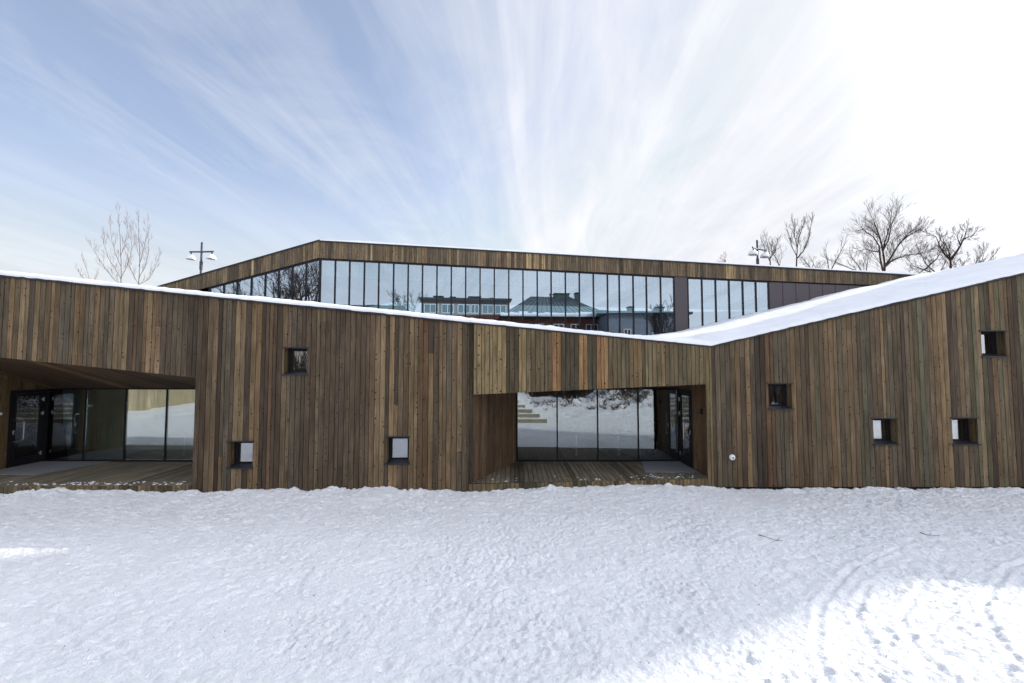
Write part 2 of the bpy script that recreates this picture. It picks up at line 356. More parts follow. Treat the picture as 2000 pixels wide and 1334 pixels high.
def ground_h(x,y,fine=True):
    base=.13+.03*(fbm(x*.25,y*.25,3,5)-.5)*2
    wy=wall_y(x); d=wy-y
    edge=np.interp(x,bx,bz)
    k=np.clip(1-d/1.3,0,1); k=k*k*(3-2*k)
    z=base*(1-k)+edge*k
    if fine:
        lum=np.clip(fbm(x*3.1,y*3.1,3,41)-.5,0,1)*softmin(np.abs(d-.06),.35)*.22
        z=z+lum+(fbm(x*9,y*5,2,77)-.5)*.05*softmin(np.abs(d),.5)
        fade=np.clip((y-2.5)/1.5,0,1)
        # crusted, trampled surface: pits and small crisp lumps
        wx=x+.25*(fbm(x*1.1,y*1.1,2,9)-.5); wy2=y+.25*(fbm(x*1.1+7,y*1.1,2,12)-.5)
        sp_=.5+.9*fbm(x*.35,y*.35,2,61)
        n1=fbm(wx*3.0,wy2*3.6,4,1,.62); n2=fbm(wx*7.2,wy2*9.5,3,21,.6)
        rid=1-np.abs(2*fbm(wx*4.2,wy2*5.4,3,31)-1)
        n3=fbm(x*15,y*19,2,71)
        z=z+fade*sp_*((n1-.5)*.036+(n2-.5)*.036+(rid-.8)*.013+(n3-.5)*.030)
        bk=np.clip((1.5-y)/3,0,1); z=z+bk*(fbm(x*.9,y*.9,5,19,.6)-.5)*.34
        pit=np.clip(fbm(x*3.6,y*4.2,2,88)-.72,0,1); z=z-fade*pit*.18
        q=(x+.6*y*np.sign(x+1e-6)*np.clip(np.abs(x)/4,0,1)); pa=fbm(q*10.5+wx,wy2*13,2,91); pb=fbm(q*18,wy2*22,2,95); patch=np.clip(fbm(x*.9,y*.9,3,97)*2.2-.55,.25,1.3)
        z=z-fade*patch*(np.clip(pa-.62,0,1)*.11+np.clip(pb-.60,0,1)*.10)+fade*patch*np.clip(.40-pa,0,1)*.10
        for pts,depth in TRACKS:
            dm=np.full(x.shape,9.0)
            for (x0,y0),(x1,y1) in zip(pts[:-1],pts[1:]):
                dx,dy=x1-x0,y1-y0; tt=np.clip(((x-x0)*dx+(y-y0)*dy)/(dx*dx+dy*dy),0,1); dm=np.minimum(dm,np.hypot(x-x0-tt*dx,y-y0-tt*dy))
            wob=.03*(fbm(x*2,y*2,2,5)-.5)
            z=z-depth*np.exp(-((dm+wob)/.035)**2)*.38+depth*.24*np.exp(-((dm-.085)/.035)**2)
    # stepped bank with timber edges on which the view is taken, mounds further back
    st=np.zeros_like(z)
    for i,(yy,xx) in enumerate(STEPS):
        st=st+.17*((y<yy)&(x<xx)&(x>-7.5+.5*i))
    z=z+st
    for mx,my,sx,sy,hh in [(9.0,-10.5,2.6,3.0,1.75),(5.5,-8.5,3.5,2.0,.5),(12.6,-9.5,2.0,3.5,1.4),(15,-7,2.5,4,.9),(-19,-10,5,3,.9),(-13,-12,4,3,1.3),(3.5,-15,2,2,.35),(-5,-17,6,2,.8)]:
        g=np.exp(-((x-mx)/sx)**2-((y-my)/sy)**2); z=z+hh*g*(1+.9*(fbm(x*.9,y*.9,4,3)-.5)*(g>.02))
    return z
STEPS=[(2.8,1.9),(1.7,1.57),(.6,1.2),(-.5,.8),(-1.6,.45),(-2.7,.1)]
xs=np.concatenate([[-900,-400,-200,-110,-70,-50],np.arange(-40,-14,.35),np.arange(-14,14.001,.025),np.arange(14.3,34,.35),[42,60,90,150,300,900]])
ys=np.concatenate([[-900,-400,-200,-120,-80,-55,-42,-34],np.arange(-28,-13,.3),np.arange(-13,3.9,.1),np.arange(3.9,12.3,.023),[12.8,14,18,24,30,45,80,150,400,1500]])
ground=gridmesh('snow_ground',xs,ys,lambda x,y: np.where(y>12.3+0*x,.1,ground_h(x,np.minimum(y,12.3))),'snow')
tag(ground,kind='structure')

# ================================================================ THE TIMBER BUILDING
B=empty('timber_building',(0,16,.2)); tag(B,'low timber clad building with folded snowy roof, glazed upper storey and two recessed porches','building')
BM=B.matrix_basis.copy()
def P_(mb,name,parent=B,smooth=False):
    o=mb.build(name,None,smooth); o.parent=parent
    if parent is B: o.matrix_parent_inverse.translation=(0,-16,-.2)
    return o
# --- small square windows: front opening corners in the facade planes (x, z centre, side)
def wrect(pl,x0,x1,y0,y1):
    a=pl.at(x0,(y0+y1)/2); b=pl.at(x1,(y0+y1)/2); c=pl.at((x0+x1)/2,y0); d=pl.at((x0+x1)/2,y1); return [a[0],b[0],d[1],c[1]]
WL=[wrect(PL,554.5,600,680,731),wrect(PL,446,493.5,863,913),wrect(PL,754.5,799,854,905)]
WR=[wrect(PR,1501,1547,750,798),wrect(PR,1706,1753.5,818,867),wrect(PR,1860.5,1910,817,867.5),wrect(PR,1917,1964.5,647,696)]
zbase=lambda t:.19
sTL=PL.at(379.5,800)[0]     # right jamb of left porch
openL=mk(PL,[(0,698),(379.5,737)])
dk=DECK-.12
# left wall right of the porch
mb=MB(); boards(mb,PL,sTL,PL.L,zbase,topL,WL,joint=.22); P_(mb,'front_wall')
# wall over left porch
mb=MB(); boards(mb,PL,0,sTL,openL,topL); P_(mb,'porch_fascia')
# centre fascia with explicit weathering groups
CG=[(925,985,'t'),(985,1015,'d'),(1015,1032,'t'),(1032,1076,'g'),(1076,1097,'o'),(1097,1128,'d'),(1128,1148,'o'),(1148,1168,'d'),(1168,1189,'o'),(1189,1230,'g'),(1230,1250,'r'),(1250,1262,'d'),(1262,1300,'t2'),(1300,1350,'g'),(1350,1392,'t2')]
CC={'t':(.31,.25,.155),'d':(.105,.094,.07),'g':(.17,.142,.098),'o':(.34,.215,.12),'r':(.24,.175,.105),'t2':(.22,.178,.112)}
class _V(dict): pass
cgl=[(PC.at(a,700)[0],PC.at(b,700)[0],k) for a,b,k in CG]
def colC(t):
    for a,b,k in cgl:
        if a<=t<b: return CC[k]
    return None
openC=mk(PC,[(925,770.5),(1376,750.5)])
sC0=PC.at(925,700)[0]; sC1=PC.at(1376,700)[0]
mb=MB(); boards(mb,PC,sC0,sC1,openC,topC,w=.112,pal=PALC,off=.03,colf=colC,joint=0); P_(mb,'porch_fascia')
mb=MB(); boards(mb,PC,sC1,PC.L,zbase,topC,w=.10,pal=[((.23,.19,.12),1),((.17,.15,.10),1)],off=.03,joint=0); P_(mb,'corner_post')
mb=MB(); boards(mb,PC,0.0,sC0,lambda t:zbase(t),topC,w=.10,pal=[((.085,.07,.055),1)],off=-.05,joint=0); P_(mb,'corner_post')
mb=MB(); boards(mb,PR,0,PR.L,zbase,topR,WR,joint=.22,pal=PAL+[((.15,.14,.10),2.5)]); P_(mb,'front_wall')
# flashings under the snow
for pl,tp,a,b in ((PL,topL,0,PL.L),(PC,topC,.0,PC.L),(PR,topR,0,PR.L)):
    mb=MB(); mb.pbox(pl,a,b,(tp(a)+.002,tp(b)+.002),(tp(a)+.035,tp(b)+.035),.055,-.30,'flashing'); P_(mb,'roof_flashing')
# plinth
mb=MB()
for pl in (PL,PC,PR): mb.pbox(pl,0,pl.L,-.2,.2,-.06,-.5,'backing')
P_(mb,'plinth')
# --- windows
def window(pl,r,dep=.24):
    s0,s1,z0,z1=r
    f=MB(); o=-dep
    fw=.085
    for a,b,c,d in ((s0,s0+fw,z0,z1),(s1-fw,s1,z0,z1),(s0+fw,s1-fw,z1-fw*.8,z1),(s0+fw,s1-fw,z0,z0+fw)): f.pbox(pl,a,b,c,d,o,o-.09,'dark_metal')
    fr=P_(f,'window')
    g=MB(); g.pbox(pl,s0+fw,s1-fw,z0+fw,z1-fw*.8,o-.03,o-.042,'glass_small'); P_(g,'pane',fr)
    l=MB(); l.pbox(pl,s0-.05,s1+.03,z1+.0,z1+.026,.035,-dep,'flashing'); P_(l,'lintel',fr)
    q=MB(); e=.03
    q.hexa([pl.P(s0-.03,z0-.03,.04),pl.P(s1+.03,z0-.03,.04),pl.P(s1+.03,z0+.0,.04),pl.P(s0-.03,z0+.0,.04),pl.P(s0-.03,z0-.01,-dep),pl.P(s1+.03,z0-.01,-dep),pl.P(s1+.03,z0+.055,-dep+.002),pl.P(s0-.03,z0+.055,-dep+.002)],'flashing'); P_(q,'sill',fr)
    for side,ss,dr in (('l',s0,1),('r',s1,-1)):
        v=MB(); pt=pl.P(ss,0,0); pb=pl.P(ss,0,-dep)
        pp=Plane(pt,pb) if side=='r' else Plane(pb,pt)
        if side=='r': pp=Plane(pb,pt); pp.n=(-pl.d[0],-pl.d[1])
        else: pp=Plane(pt,pb); pp.n=(pl.d[0],pl.d[1])
        boards(v,pp,0.002,dep,lambda t:z0,lambda t:z1,w=.085,pal=[((.24,.19,.12),1),((.12,.10,.07),1),((.18,.13,.08),1)],off=.004,joint=0)
        P_(v,'reveal',fr)
    return fr
for r in WL: window(PL,r)
for r in WR: window(PR,r)
# fixed vent / round fitting
mb=MB(); t,z=PR.at(1429.5,893); c0=PR.P(t,z,.03); mb.lathe(c0,[(.0,.03),(.02,.03),(.035,.022),(.058,.018),(.07,.008),(.072,-.03)],'white_paint',20,(0,-1,0)); mb.lathe((c0[0]+.006,c0[1]-.032,c0[2]-.006),[(0,.006),(.018,.006),(.02,-.01)],'dark_metal',10,(0,-1,0)); P_(mb,'round_fitting',B,False)

# --- porches
DECKP=[((.26,.24,.20),4),((.22,.205,.175),3),((.31,.28,.23),2),((.13,.117,.10),1.5)]
CEILP=[((.15,.095,.058),4),((.10,.066,.043),3),((.25,.165,.09),1.6)]
XJ=PL.P(sTL,0)[0]
XLW=-14.0
def ply(pl,x): return pl.o[1]+(x-pl.o[0])*pl.d[1]/pl.d[0]
# left porch deck, ceiling
mb=MB(); strips(mb,(XLW,ply(PL,XLW)-.0,DECK),(XJ,ply(PL,XJ),DECK),(XJ,GY,DECK),(XLW,GY,DECK),.12,(0,0,1),DECKP); P_(mb,'deck')
sLW=(XLW-PL.o[0])/PL.d[0]
zf0,zf1=openL(sLW),openL(sTL)
mb=MB(); strips(mb,(XLW-.12,ply(PL,XLW)+.01,zf0+.012),(XJ,ply(PL,XJ)+.01,zf1),(XJ,GY+.02,GTOP),(XLW-.12,GY+.02,GTOP),.12,(0,0,-1),CEILP); P_(mb,'porch_ceiling')
mb=MB(); boards(mb,PL,sLW-6,sTL,lambda t:.19,lambda t:DECK-.005,pal=PALC,w=.11,off=.004,joint=0); P_(mb,'deck_fascia')
# side walls
LW=Plane((XLW,ply(PL,XLW)),(XLW,GY)); zc=lin([(0,zf0+.015),(LW.L,GTOP+.015)])
dA,dB=13.2-LW.o[1],14.22-LW.o[1]
DH=2.56
mb=MB(); boards(mb,LW,0,LW.L,lambda t:DECK,zc,[(dA,dB,DECK-.1,DH)],w=.12,pal=[((.17,.125,.07),3),((.13,.10,.06),2),((.20,.15,.085),1)],joint=0); P_(mb,'porch_side_wall')
JW=Plane((XJ,GY),(XJ,ply(PL,XJ)+.02)); mb=MB(); boards(mb,JW,0,JW.L,lambda t:DECK,lin([(0,GTOP),(JW.L,zf1)]),pal=PALR,joint=0); P_(mb,'porch_side_wall')
# front wall carries on to the left of the porch
mb=MB(); boards(mb,PL,max(0,sLW-6),sLW,zbase,lambda t:openL(t)-.003); P_(mb,'front_wall')
# centre porch
CL=Plane((-.98,11.60),(.12,GY)); CR=Plane((5.02,GY),(5.02,12.07))
zC=lin([(CL.P(0,0)[0],openC(0)),(5.02,openC(PC.L))])
mb=MB(); boards(mb,CL,0,CL.L,lambda t:DECK,lambda t:2.60,w=.11,pal=PALR,joint=0); P_(mb,'porch_side_wall')
cA,cB=GY-14.22,GY-13.22
mb=MB(); boards(mb,CR,0,CR.L,lambda t:DECK,lambda t:2.74,[(cA,cB,DECK-.1,DH)],w=.11,pal=PALR,joint=0); P_(mb,'porch_side_wall')
mb=MB(); strips(mb,(-1.5,11.60,DECK),(5.02,12.10,DECK),(5.02-.0,GY,DECK),(-1.5,GY,DECK),.12,(0,0,1),DECKP); P_(mb,'deck')
mb=MB(); strips(mb,(-1.0,11.62,2.62),(5.02,12.1,2.80),(5.02,GY,GTOP+.03),(.05,GY,GTOP+.03),.12,(0,0,-1),CEILP); P_(mb,'porch_ceiling')
mb=MB(); boards(mb,PC,0,PC.L-.12,lambda t:.19,lambda t:DECK-.005,w=.105,pal=PALC,off=.012,joint=0); P_(mb,'deck_fascia')
# glazed walls
def glazing(x0,x1,mull):
    f=MB()
    f.box((x0,GY-.03,DECK),(x1,GY+.05,DECK+.05),'dark_metal'); f.box((x0,GY-.02,GTOP-.03),(x1,GY+.05,GTOP+.0),'dark_metal')
    for m in mull: f.box((m-.018,GY-.025,DECK+.05),(m+.018,GY+.05,GTOP-.03),'dark_metal')
    fr=P_(f,'glazed_wall')
    ed=[x0]+list(mull)+[x1]
    for a,b in zip(ed[:-1],ed[1:]):
        if b-a<.1: continue
        g=MB(); g.box((a+.0185,GY+.005,DECK+.0505),(b-.0185,GY+.017,GTOP-.0305),'glass_clear'); P_(g,'pane',fr)
    return fr
gx=lambda x:(x-1000)/FPX*GY
glazing(XLW,XJ,[XLW+.03]+[gx(v) for v in (173,251,330,409)]+[XJ-.02])
glazing(.12,5.02,[.15]+[gx(v) for v in (1087.5,1166,1244.5)]+[4.98])
# doors: black frames in the side walls, long pull handles, three hinges
def door(pl,sa,sb,hinge_hi,face):
    f=MB(); fw=.10; z0,z1=DECK,DH
    for a,b,c,d in ((sa,sa+fw,z0,z1),(sb-fw,sb,z0,z1),(sa+fw,sb-fw,z1-fw,z1),(sa+fw,sb-fw,z0,z0+.16)): f.pbox(pl,a+.001,b-.001,c,d,.012,-.06,'dark_metal')
    ja,jb=sa+fw+.006,sb-fw-.006; w=.075
    for a,b,c,d in ((ja,ja+w,z0+.165,z1-fw-.004),(jb-w,jb,z0+.165,z1-fw-.004),(ja+w,jb-w,z1-fw-w,z1-fw-.004),(ja+w,jb-w,z0+.165,z0+.24)): f.pbox(pl,a,b,c,d,.022,-.04,'dark_metal')
    dr=P_(f,'door')
    g=MB(); g.pbox(pl,ja+w,jb-w,z0+.24,z1-fw-w,.0,-.012,'glass_clear'); P_(g,'pane',dr)
    hs=(ja+w+.01) if hinge_hi else (jb-w-.01); sgn=1 if hinge_hi else -1
    h=MB(); a=hs-sgn*.07; zz0=DECK+.72; zz1=DECK+1.32
    pts=[pl.P(a,zz0,.02),pl.P(a,zz0,.10),pl.P(a+sgn*.13,zz0+.01,.13),pl.P(a+sgn*.17,zz0+.06,.14),pl.P(a+sgn*.17,zz1-.06,.14),pl.P(a+sgn*.13,zz1-.01,.13),pl.P(a,zz1,.10),pl.P(a,zz1,.02)]
    h.tube(pts,.013,'steel',8); h.pbox(pl,a-.02,a+.02,zz0+.2,zz0+.32,.03,.02,'steel'); P_(h,'handle',dr)
    he=(jb+.003) if hinge_hi else (ja-.003)
    for hz in (DECK+.28,DECK+1.45,DECK+1.86):
        q=MB(); q.pbox(pl,he-.014,he+.014,hz-.055,hz+.055,.05,.013,'steel'); q.pbox(pl,he-.05,he+.014,hz-.016,hz+.016,.035,.0135,'steel'); P_(q,'hinge',dr)
    return dr
dl=door(LW,dA,dB,True,1); drr=door(CR,cA,cB,False,1)
s_=MB(); a=CR.L*0+cA; 
zz=1.42; k=CR
s_.face([k.P(cA+.62,zz-.14,.03),k.P(cA+.70,zz-.02,.03),k.P(cA+.62,zz+.10,.03),k.P(cA+.54,zz-.02,.03)],'orange'); P_(s_,'sticker',drr)
# small black wall lamp beside the centre door, white plate left of the left door
mb=MB(); mb.pbox(CR,CR.L-.47,CR.L-.40,1.98,2.12,.06,0.003,'dark_metal'); P_(mb,'wall_lamp')
mb=MB(); mb.pbox(LW,1.45,1.73,1.90,1.97,.02,.004,'white_paint'); P_(mb,'name_plate')
# --- rooms behind the glass
def room(x0,x1,y0,y1,z0,z1,wall,floor,front=False):
    mb=MB()
    mb.face([(x0,y1,z0),(x1,y1,z0),(x1,y1,z1),(x0,y1,z1)],wall); mb.face([(x0,y0,z0),(x0,y1,z0),(x0,y1,z1),(x0,y0,z1)],wall); mb.face([(x1,y1,z0),(x1,y0,z0),(x1,y0,z1),(x1,y1,z1)],wall)
    mb.face([(x0,y0,z0),(x1,y0,z0),(x1,y1,z0),(x0,y1,z0)],floor); mb.face([(x0,y0,z1),(x0,y1,z1),(x1,y1,z1),(x1,y0,z1)],wall)
    return P_(mb,'room')
room(-18,XJ+.3,GY+.1,16.3,DECK,2.7,'room_pale','room_floor')
room(-18,XLW-.1,12.4,GY+.09,DECK,2.7,'room_wood','room_floor')
room(-.4,5.6,GY+.1,19,DECK,2.7,'room_dark','room_floor')
room(5.14,7.4,12.6,GY+.09,DECK,2.7,'room_wood','room_floor')
room(XJ+.1,-1.3,11.95,14.0,.3,3.9,'room_red','room_dark')
room(7.5,15.2,12.45,14.2,.3,4.05,'room_red','room_dark')
# --- upper storey
ftR=mk(UR,[(623,473),(860,486),(1300,512),(1440,520.5),(1818,542)]); fbR=mk(UR,[(624.5,504.5),(860,516.5),(1317,540),(1501.6,549),(1734,558.5)])
ftL=mk(UL,[(320,559.5),(622,473)]); fbL=mk(UL,[(398,564.5),(624,504.5)])
s1R=UR.at(1830,560)[0]+3
mb=MB(); boards(mb,UR,0,s1R,fbR,ftR,w=.125,pal=PALU,off=.10,joint=0)
P_(mb,'upper_fascia')
mb=MB(); boards(mb,UL,0,UL.L,lambda t:fbL(t) if fbL(t)>1.5 else 1.5,lambda t:max(ftL(t),1.6),w=.125,pal=PALU,off=.10,joint=0); P_(mb,'upper_fascia')
mb=MB(); mb.pbox(UR,0,s1R,(ftR(0)+.003,ftR(s1R)+.003),(ftR(0)+.05,ftR(s1R)+.05),.16,-2.0,'flashing'); mb.pbox(UL,0,UL.L,(ftL(0)+.003,ftL(UL.L)+.003),(ftL(0)+.05,ftL(UL.L)+.05),.16,-2.0,'flashing'); P_(mb,'roof_flashing')
# upper roof slab going back
mb=MB(); a,b,c_=UL.P(0,ftL(0),-.05),UL.P(UL.L,ftL(UL.L),-.05),UR.P(s1R,ftR(s1R),-.05)
mb.face([a,b,(b[0]+1,b[1]+9,b[2]-1.5),(a[0]+1,a[1]+9,a[2]-.6)],'flashing'); mb.face([b,c_,(c_[0],c_[1]+9,c_[2]-.5),(b[0]+1,b[1]+9,b[2]-1.5)],'flashing'); P_(mb,'upper_roof')
zlow=lambda t:3.4
mulR=[624.5,653.5,681.7,710.7,739,768,796.5,824.6,853,881.1,909.3,937.4,965.3,993.7,1021.5,1049.4,1076.6,1104.5,1131.8,1159.3,1186.9,1210,1237,1263,1290.7,1316.8]
mulR2=[1343.8,1371.5,1398.2,1424.4,1451.2,1476.8,1501.6]
mulP=[1501.6,1529,1554.8,1581,1606.6,1631.8,1657.4,1682.6,1707.8,1733,1757]
mulL=[409,436.6,462.7,490.2,517.2,543.3,570,597,623.5]
def ribbon(pl,px,fb,z0f,curt=True):
    ss=[pl.at(x,600)[0] for x in px]
    f=MB(); a,b=ss[0],ss[-1]
    f.pbox(pl,a-.03,b+.03,(fb(a)-.075,fb(b)-.075),(fb(a)-.001,fb(b)-.001),.05,-.12,'dark_metal')
    for t in ss: f.pbox(pl,t-.03,t+.03,z0f(t),fb(t)-.076,.045,-.10,'dark_metal')
    fr=P_(f,'ribbon_window')
    for u,v in zip(ss[:-1],ss[1:]):
        g=MB(); j=rng.uniform(-.0012,.0012); P=pl.P
        g.hexa([P(u+.031,z0f(u),j),P(v-.031,z0f(v),-j),P(v-.031,fb(v)-.077,-j),P(u+.031,fb(u)-.077,j),P(u+.031,z0f(u),j-.012),P(v-.031,z0f(v),-j-.012),P(v-.031,fb(v)-.077,-j-.012),P(u+.031,fb(u)-.077,j-.012)],'glass_upper'); P_(g,'pane',fr)
    return ss,fr
zU=lambda t:4.0
sR,f1=ribbon(UR,mulR,fbR,zU); sR2,f2=ribbon(UR,mulR2,fbR,zU); sL,f3=ribbon(UL,mulL,fbL,lambda t:min(4.0,fbL(t)-.3))
# pleated blinds hanging just behind the upper edge of the glass
for ss in (sR,sR2):
    for k,(u,v) in enumerate(zip(ss[:-1],ss[1:])):
        mb=MB(); n=6
        for i in range(n):
            a=u+(v-u)*i/n; b=u+(v-u)*(i+1)/n; dd=.05 if i%2 else .0
            mb.hexa([UR.P(a+.004,fbR(a)-.72,-.34-dd),UR.P(b-.004,fbR(b)-.72,-.34-dd),UR.P(b-.004,fbR(b),-.34-dd),UR.P(a+.004,fbR(a),-.34-dd)]+[UR.P(a+.004,fbR(a)-.72,-.36-dd),UR.P(b-.004,fbR(b)-.72,-.36-dd),UR.P(b-.004,fbR(b),-.36-dd),UR.P(a+.004,fbR(a),-.36-dd)],'curtain')
        P_(mb,'blind')
for u,v,i in ((9,9.45,0),(17,17.45,0)):
    pass
mb=MB(); mb.pbox(UR,sR[-1]+.031,sR2[0]-.031,3.4,(fbR(sR[-1])-.002,fbR(sR2[0])-.002),.035,-.1,'panel_metal'); P_(mb,'metal_panel')
sP=[UR.at(x,600)[0] for x in mulP]
for u,v in zip(sP[:-1],sP[1:]):
    mb=MB(); mb.pbox(UR,u+.035 if u==sP[0] else u+.012,v-.012,3.4,(fbR(u)-.06,fbR(v)-.06),.03,-.1,'panel_metal'); P_(mb,'metal_panel')
mb=MB(); mb.pbox(UR,sP[0]+.03,s1R,3.4,(fbR(sP[0]),fbR(s1R)),.0,-.2,'dark_metal'); P_(mb,'panel_backing')
# room behind upper glass
mb=MB(); A0=UL.P(0,0,-.2); A1=UR.P(0,0,-.2); A2=UR.P(s1R,0,-.25)
for p,q,zp,zq in (((A0[0],A0[1]+.3),(A0[0]+1,A0[1]+7),6.2,6.3),((A0[0]+1,A0[1]+7),(A2[0],A2[1]+6),6.3,6.8),((A2[0],A2[1]+6),(A2[0],A2[1]),6.8,6.9)):
    mb.face([(p[0],p[1],3.4),(q[0],q[1],3.4),(q[0],q[1],min(zq,9)),(p[0],p[1],min(zp,9))],'room_floor')
mb.face([(A0[0],A0[1]+.3,3.9),(A1[0],A1[1]+.3,3.9),(A2[0],A2[1]+.3,3.9),(A2[0],A2[1]+6,3.9),(A0[0]+1,A0[1]+7,3.9)],'room_floor')
P_(mb,'upper_room')
# --- front roof deck under the snow
def roof_z(x,y):
    sl=(x-PL.o[0])/PL.d[0]; zl=np.interp(x,[-24,-1.05,5.08],[topL(0),topL(PL.L),topC(PC.L)]); zl=np.where(x>5.08,topC(PC.L)-.097*(x-5.08),zl)
    zr=topR(0)+(topR(PR.L)-topR(0))/PR.L*(x-5.08)
    d=y-wall_y(x); a=zl+.05*d; b=zr+.042*d
    return np.maximum(a,b)
bS=Plane((-24,0),(34,0))
def back_y(x):
    u=np.where(x<-8.63,21+(-8.63-x)*math.tan(bU),21+(x+8.63)*.05)
    return np.where(x<19.4,u-.02,19.9)
tt=np.concatenate([[0,.02,.045,.09,.16,.3,.5],np.linspace(.8,9.9,54)])
def ry(X,T):
    w=wall_y(X)-.03; bk=back_y(X); return w+(bk-w)*np.clip(T/9.9,0,1)
xr=np.concatenate([np.arange(-24,-14,.12),np.arange(-14,20,.055),np.arange(20,34,.12)])
T_=tt
Xg,Tg=np.meshgrid(xr,T_)
def rz(X,Yv):
    w=wall_y(X)-.03; d=Yv-w
    th=np.interp(d,[0,.02,.045,.10,.2,.4,9],[.012,.06,.09,.108,.12,.135,.16])
    n=(fbm(X*1.3,Yv*1.3,4,14)-.5)*.075*np.clip(d/.2+.25,0,1)+(fbm(X*6,Yv*6,2,24)-.5)*.035+(fbm(X*.4,Yv*.4,2,4)-.5)*.12*np.clip((d-.6)/2.5,0,1)
    drift=.12*np.exp(-((X-5.6)/1.2)**2)*np.clip(d/1.5,0,1)
    end=np.where(X>19.4,-.12*np.clip((d-6.9)/1.0,0,1),0)
    return roof_z(X,np.maximum(Yv,w+.03))+.025+th+n+drift+end
snow=gridmesh('roof_snow',xr,T_,rz,'snow_roof',True,ry)
tag(snow,'thick white snow lying on the folded front roof','roof snow',kind='stuff')
us=MB()
n=60
for i in range(n):
    a=s1R*i/n; b=s1R*(i+1)/n; h=lambda t:.05+.075*float(fbm(np.array(t*.5),np.array(3.0),3,5))*(1 if t>2 else t/2)
    za,zb_=ftR(a)+.052,ftR(b)+.052
    us.hexa([UR.P(a,za,.12),UR.P(b,zb_,.12),UR.P(b,zb_+h(b),.08),UR.P(a,za+h(a),.08),UR.P(a,za,-1.9),UR.P(b,zb_,-1.9),UR.P(b,zb_+h(b),-1.9),UR.P(a,za+h(a),-1.9)],'snow_roof')
o=us.build('upper_roof_snow'); tag(o,'thin strip of snow along the upper roof edge','roof snow',kind='stuff')
# front roof underside (keeps daylight out of rooms)
mb=MB()
for i in range(40):
    x0=-24+58*i/40; x1=-24+58*(i+1)/40
    q=[]
    for x,y in ((x0,float(wall_y(np.array(x0)))+.1),(x1,float(wall_y(np.array(x1)))+.1),(x1,float(back_y(np.array(x1)))),(x0,float(back_y(np.array(x0))))): q.append((x,y,float(roof_z(np.array(x),np.array(y)))-.06))
    mb.face(q,'backing')
mb.face([(34,12.2,0),(34,20,0),(34,20,10),(34,12.2,10.2)],'backing'); mb.face([(-24,11.2,0),(-24,22,0),(-24,22,6),(-24,11.2,6)],'backing')
mb.face([(-24,23.5,0),(34,23.5,0),(34,23.5,5),(-24,23.5,5)],'backing')
P_(mb,'front_roof')

# ================================================================ LOOSE THINGS AT THE BUILDING
def matobj(name,pts,label):
    mb=MB(); up=Vector((0,0,.018)); p=[Vector((x,y,DECK+.004)) for x,y in pts]; mb.hexa([q+up for q in p]+p,'mat_grey')
    o=mb.build(name); tag(o,label,'door mat'); return o
matobj('door_mat',[(-14-.0+.02,12.45),(-12.4,12.45),(-11.9,14.15),(-13.96,14.15)],'grey door mat before the left porch door')
matobj('door_mat',[(3.55,12.75),(4.98,12.75),(4.98,14.15),(3.85,14.15)],'grey door mat before the centre porch door')
sp_=MB(); r2=random.Random(4)
def blob(mb,x,y,rx,ryy,h):
    n=9; c=[]; k=[(1+.35*r2.uniform(-1,1)) for _ in range(n)]
    ring=[(x+rx*k[i]*math.cos(i/n*6.283),y+ryy*k[i]*math.sin(i/n*6.283),DECK+.004) for i in range(n)]
    ring2=[(x+(q[0]-x)*.6,y+(q[1]-y)*.6,DECK+.004+h) for q in ring]
    for i in range(n): mb.face([ring[i],ring[(i+1)%n],ring2[(i+1)%n],ring2[i]],'snow_roof')
    mb.face(ring2,'snow_roof')
for i in range(90):
    x=r2.choice([-10.8,-10.2,-9.2,-11.6,-8.4])+r2.gauss(0,.35); y=11.38+abs(r2.gauss(0,.16))+.0
    if -13.8<x<XJ-.1: blob(sp_,x,max(y,ply(PL,x)+.06),r2.uniform(.008,.05),r2.uniform(.006,.03),.008)
for i in range(55):
    x=r2.uniform(-.6,4.8); 
    if r2.random()<.5: x=r2.uniform(3.0,4.7)
    y=float(wall_y(np.array(x)))+.12+abs(r2.gauss(0,.25)); blob(sp_,x,y,r2.uniform(.006,.035),r2.uniform(.006,.025),.007)
o=sp_.build('snow_patches'); tag(o,'scattered crumbs of snow near the edges of both porch decks','snow',kind='stuff')
# exit sign, posts and chair behind the centre glass
mb=MB(); t0=Plane((0,14.6),(10,14.6)); a,z=t0.at(1245,757.5); b,z2=t0.at(1258,767); mb.box((a,14.6,z2),(b,14.66,z),'ex_green'); 
mb.box((a+.05,14.592,z2+.05),(a+.10,14.6,z-.03),'white_paint'); mb.face([(b-.03,14.593,(z+z2)/2),(b-.09,14.593,z-.03),(b-.09,14.593,z2+.03)],'white_paint')
o=mb.build('exit_sign'); tag(o,'small green exit sign hanging behind the centre porch glass','sign')
def post(x,y,lab):
    mb=MB(); mb.tube([(x,y,DECK),(x,y,DECK+.60)],.014,'white_paint',8); mb.lathe((x,y,DECK),[(.0,.012),(.05,.012),(.06,0)],'steel',12); o=mb.build('slim_post'); tag(o,lab,'post',group='slim white posts inside the porch glazing')
ip=Plane((0,15.3),(10,15.3))
for x,l in ((1125.5,'slim white post behind the second pane of the centre glazing'),(1208.5,'slim white post behind the third pane of the centre glazing'),(1249.5,'slim white post just right of the third centre mullion'),(321,'slim white post left of the last visible mullion of the left glazing'),(360,'slim white post nearest the right jamb of the left porch')):
    post(ip.at(x,870)[0],15.3,l)
cx=4.75; cy=15.6
ch=empty('swivel_chair',(cx,cy,DECK)); tag(ch,'dark swivel chair with star base behind the centre porch glass','chair')
mb=MB()
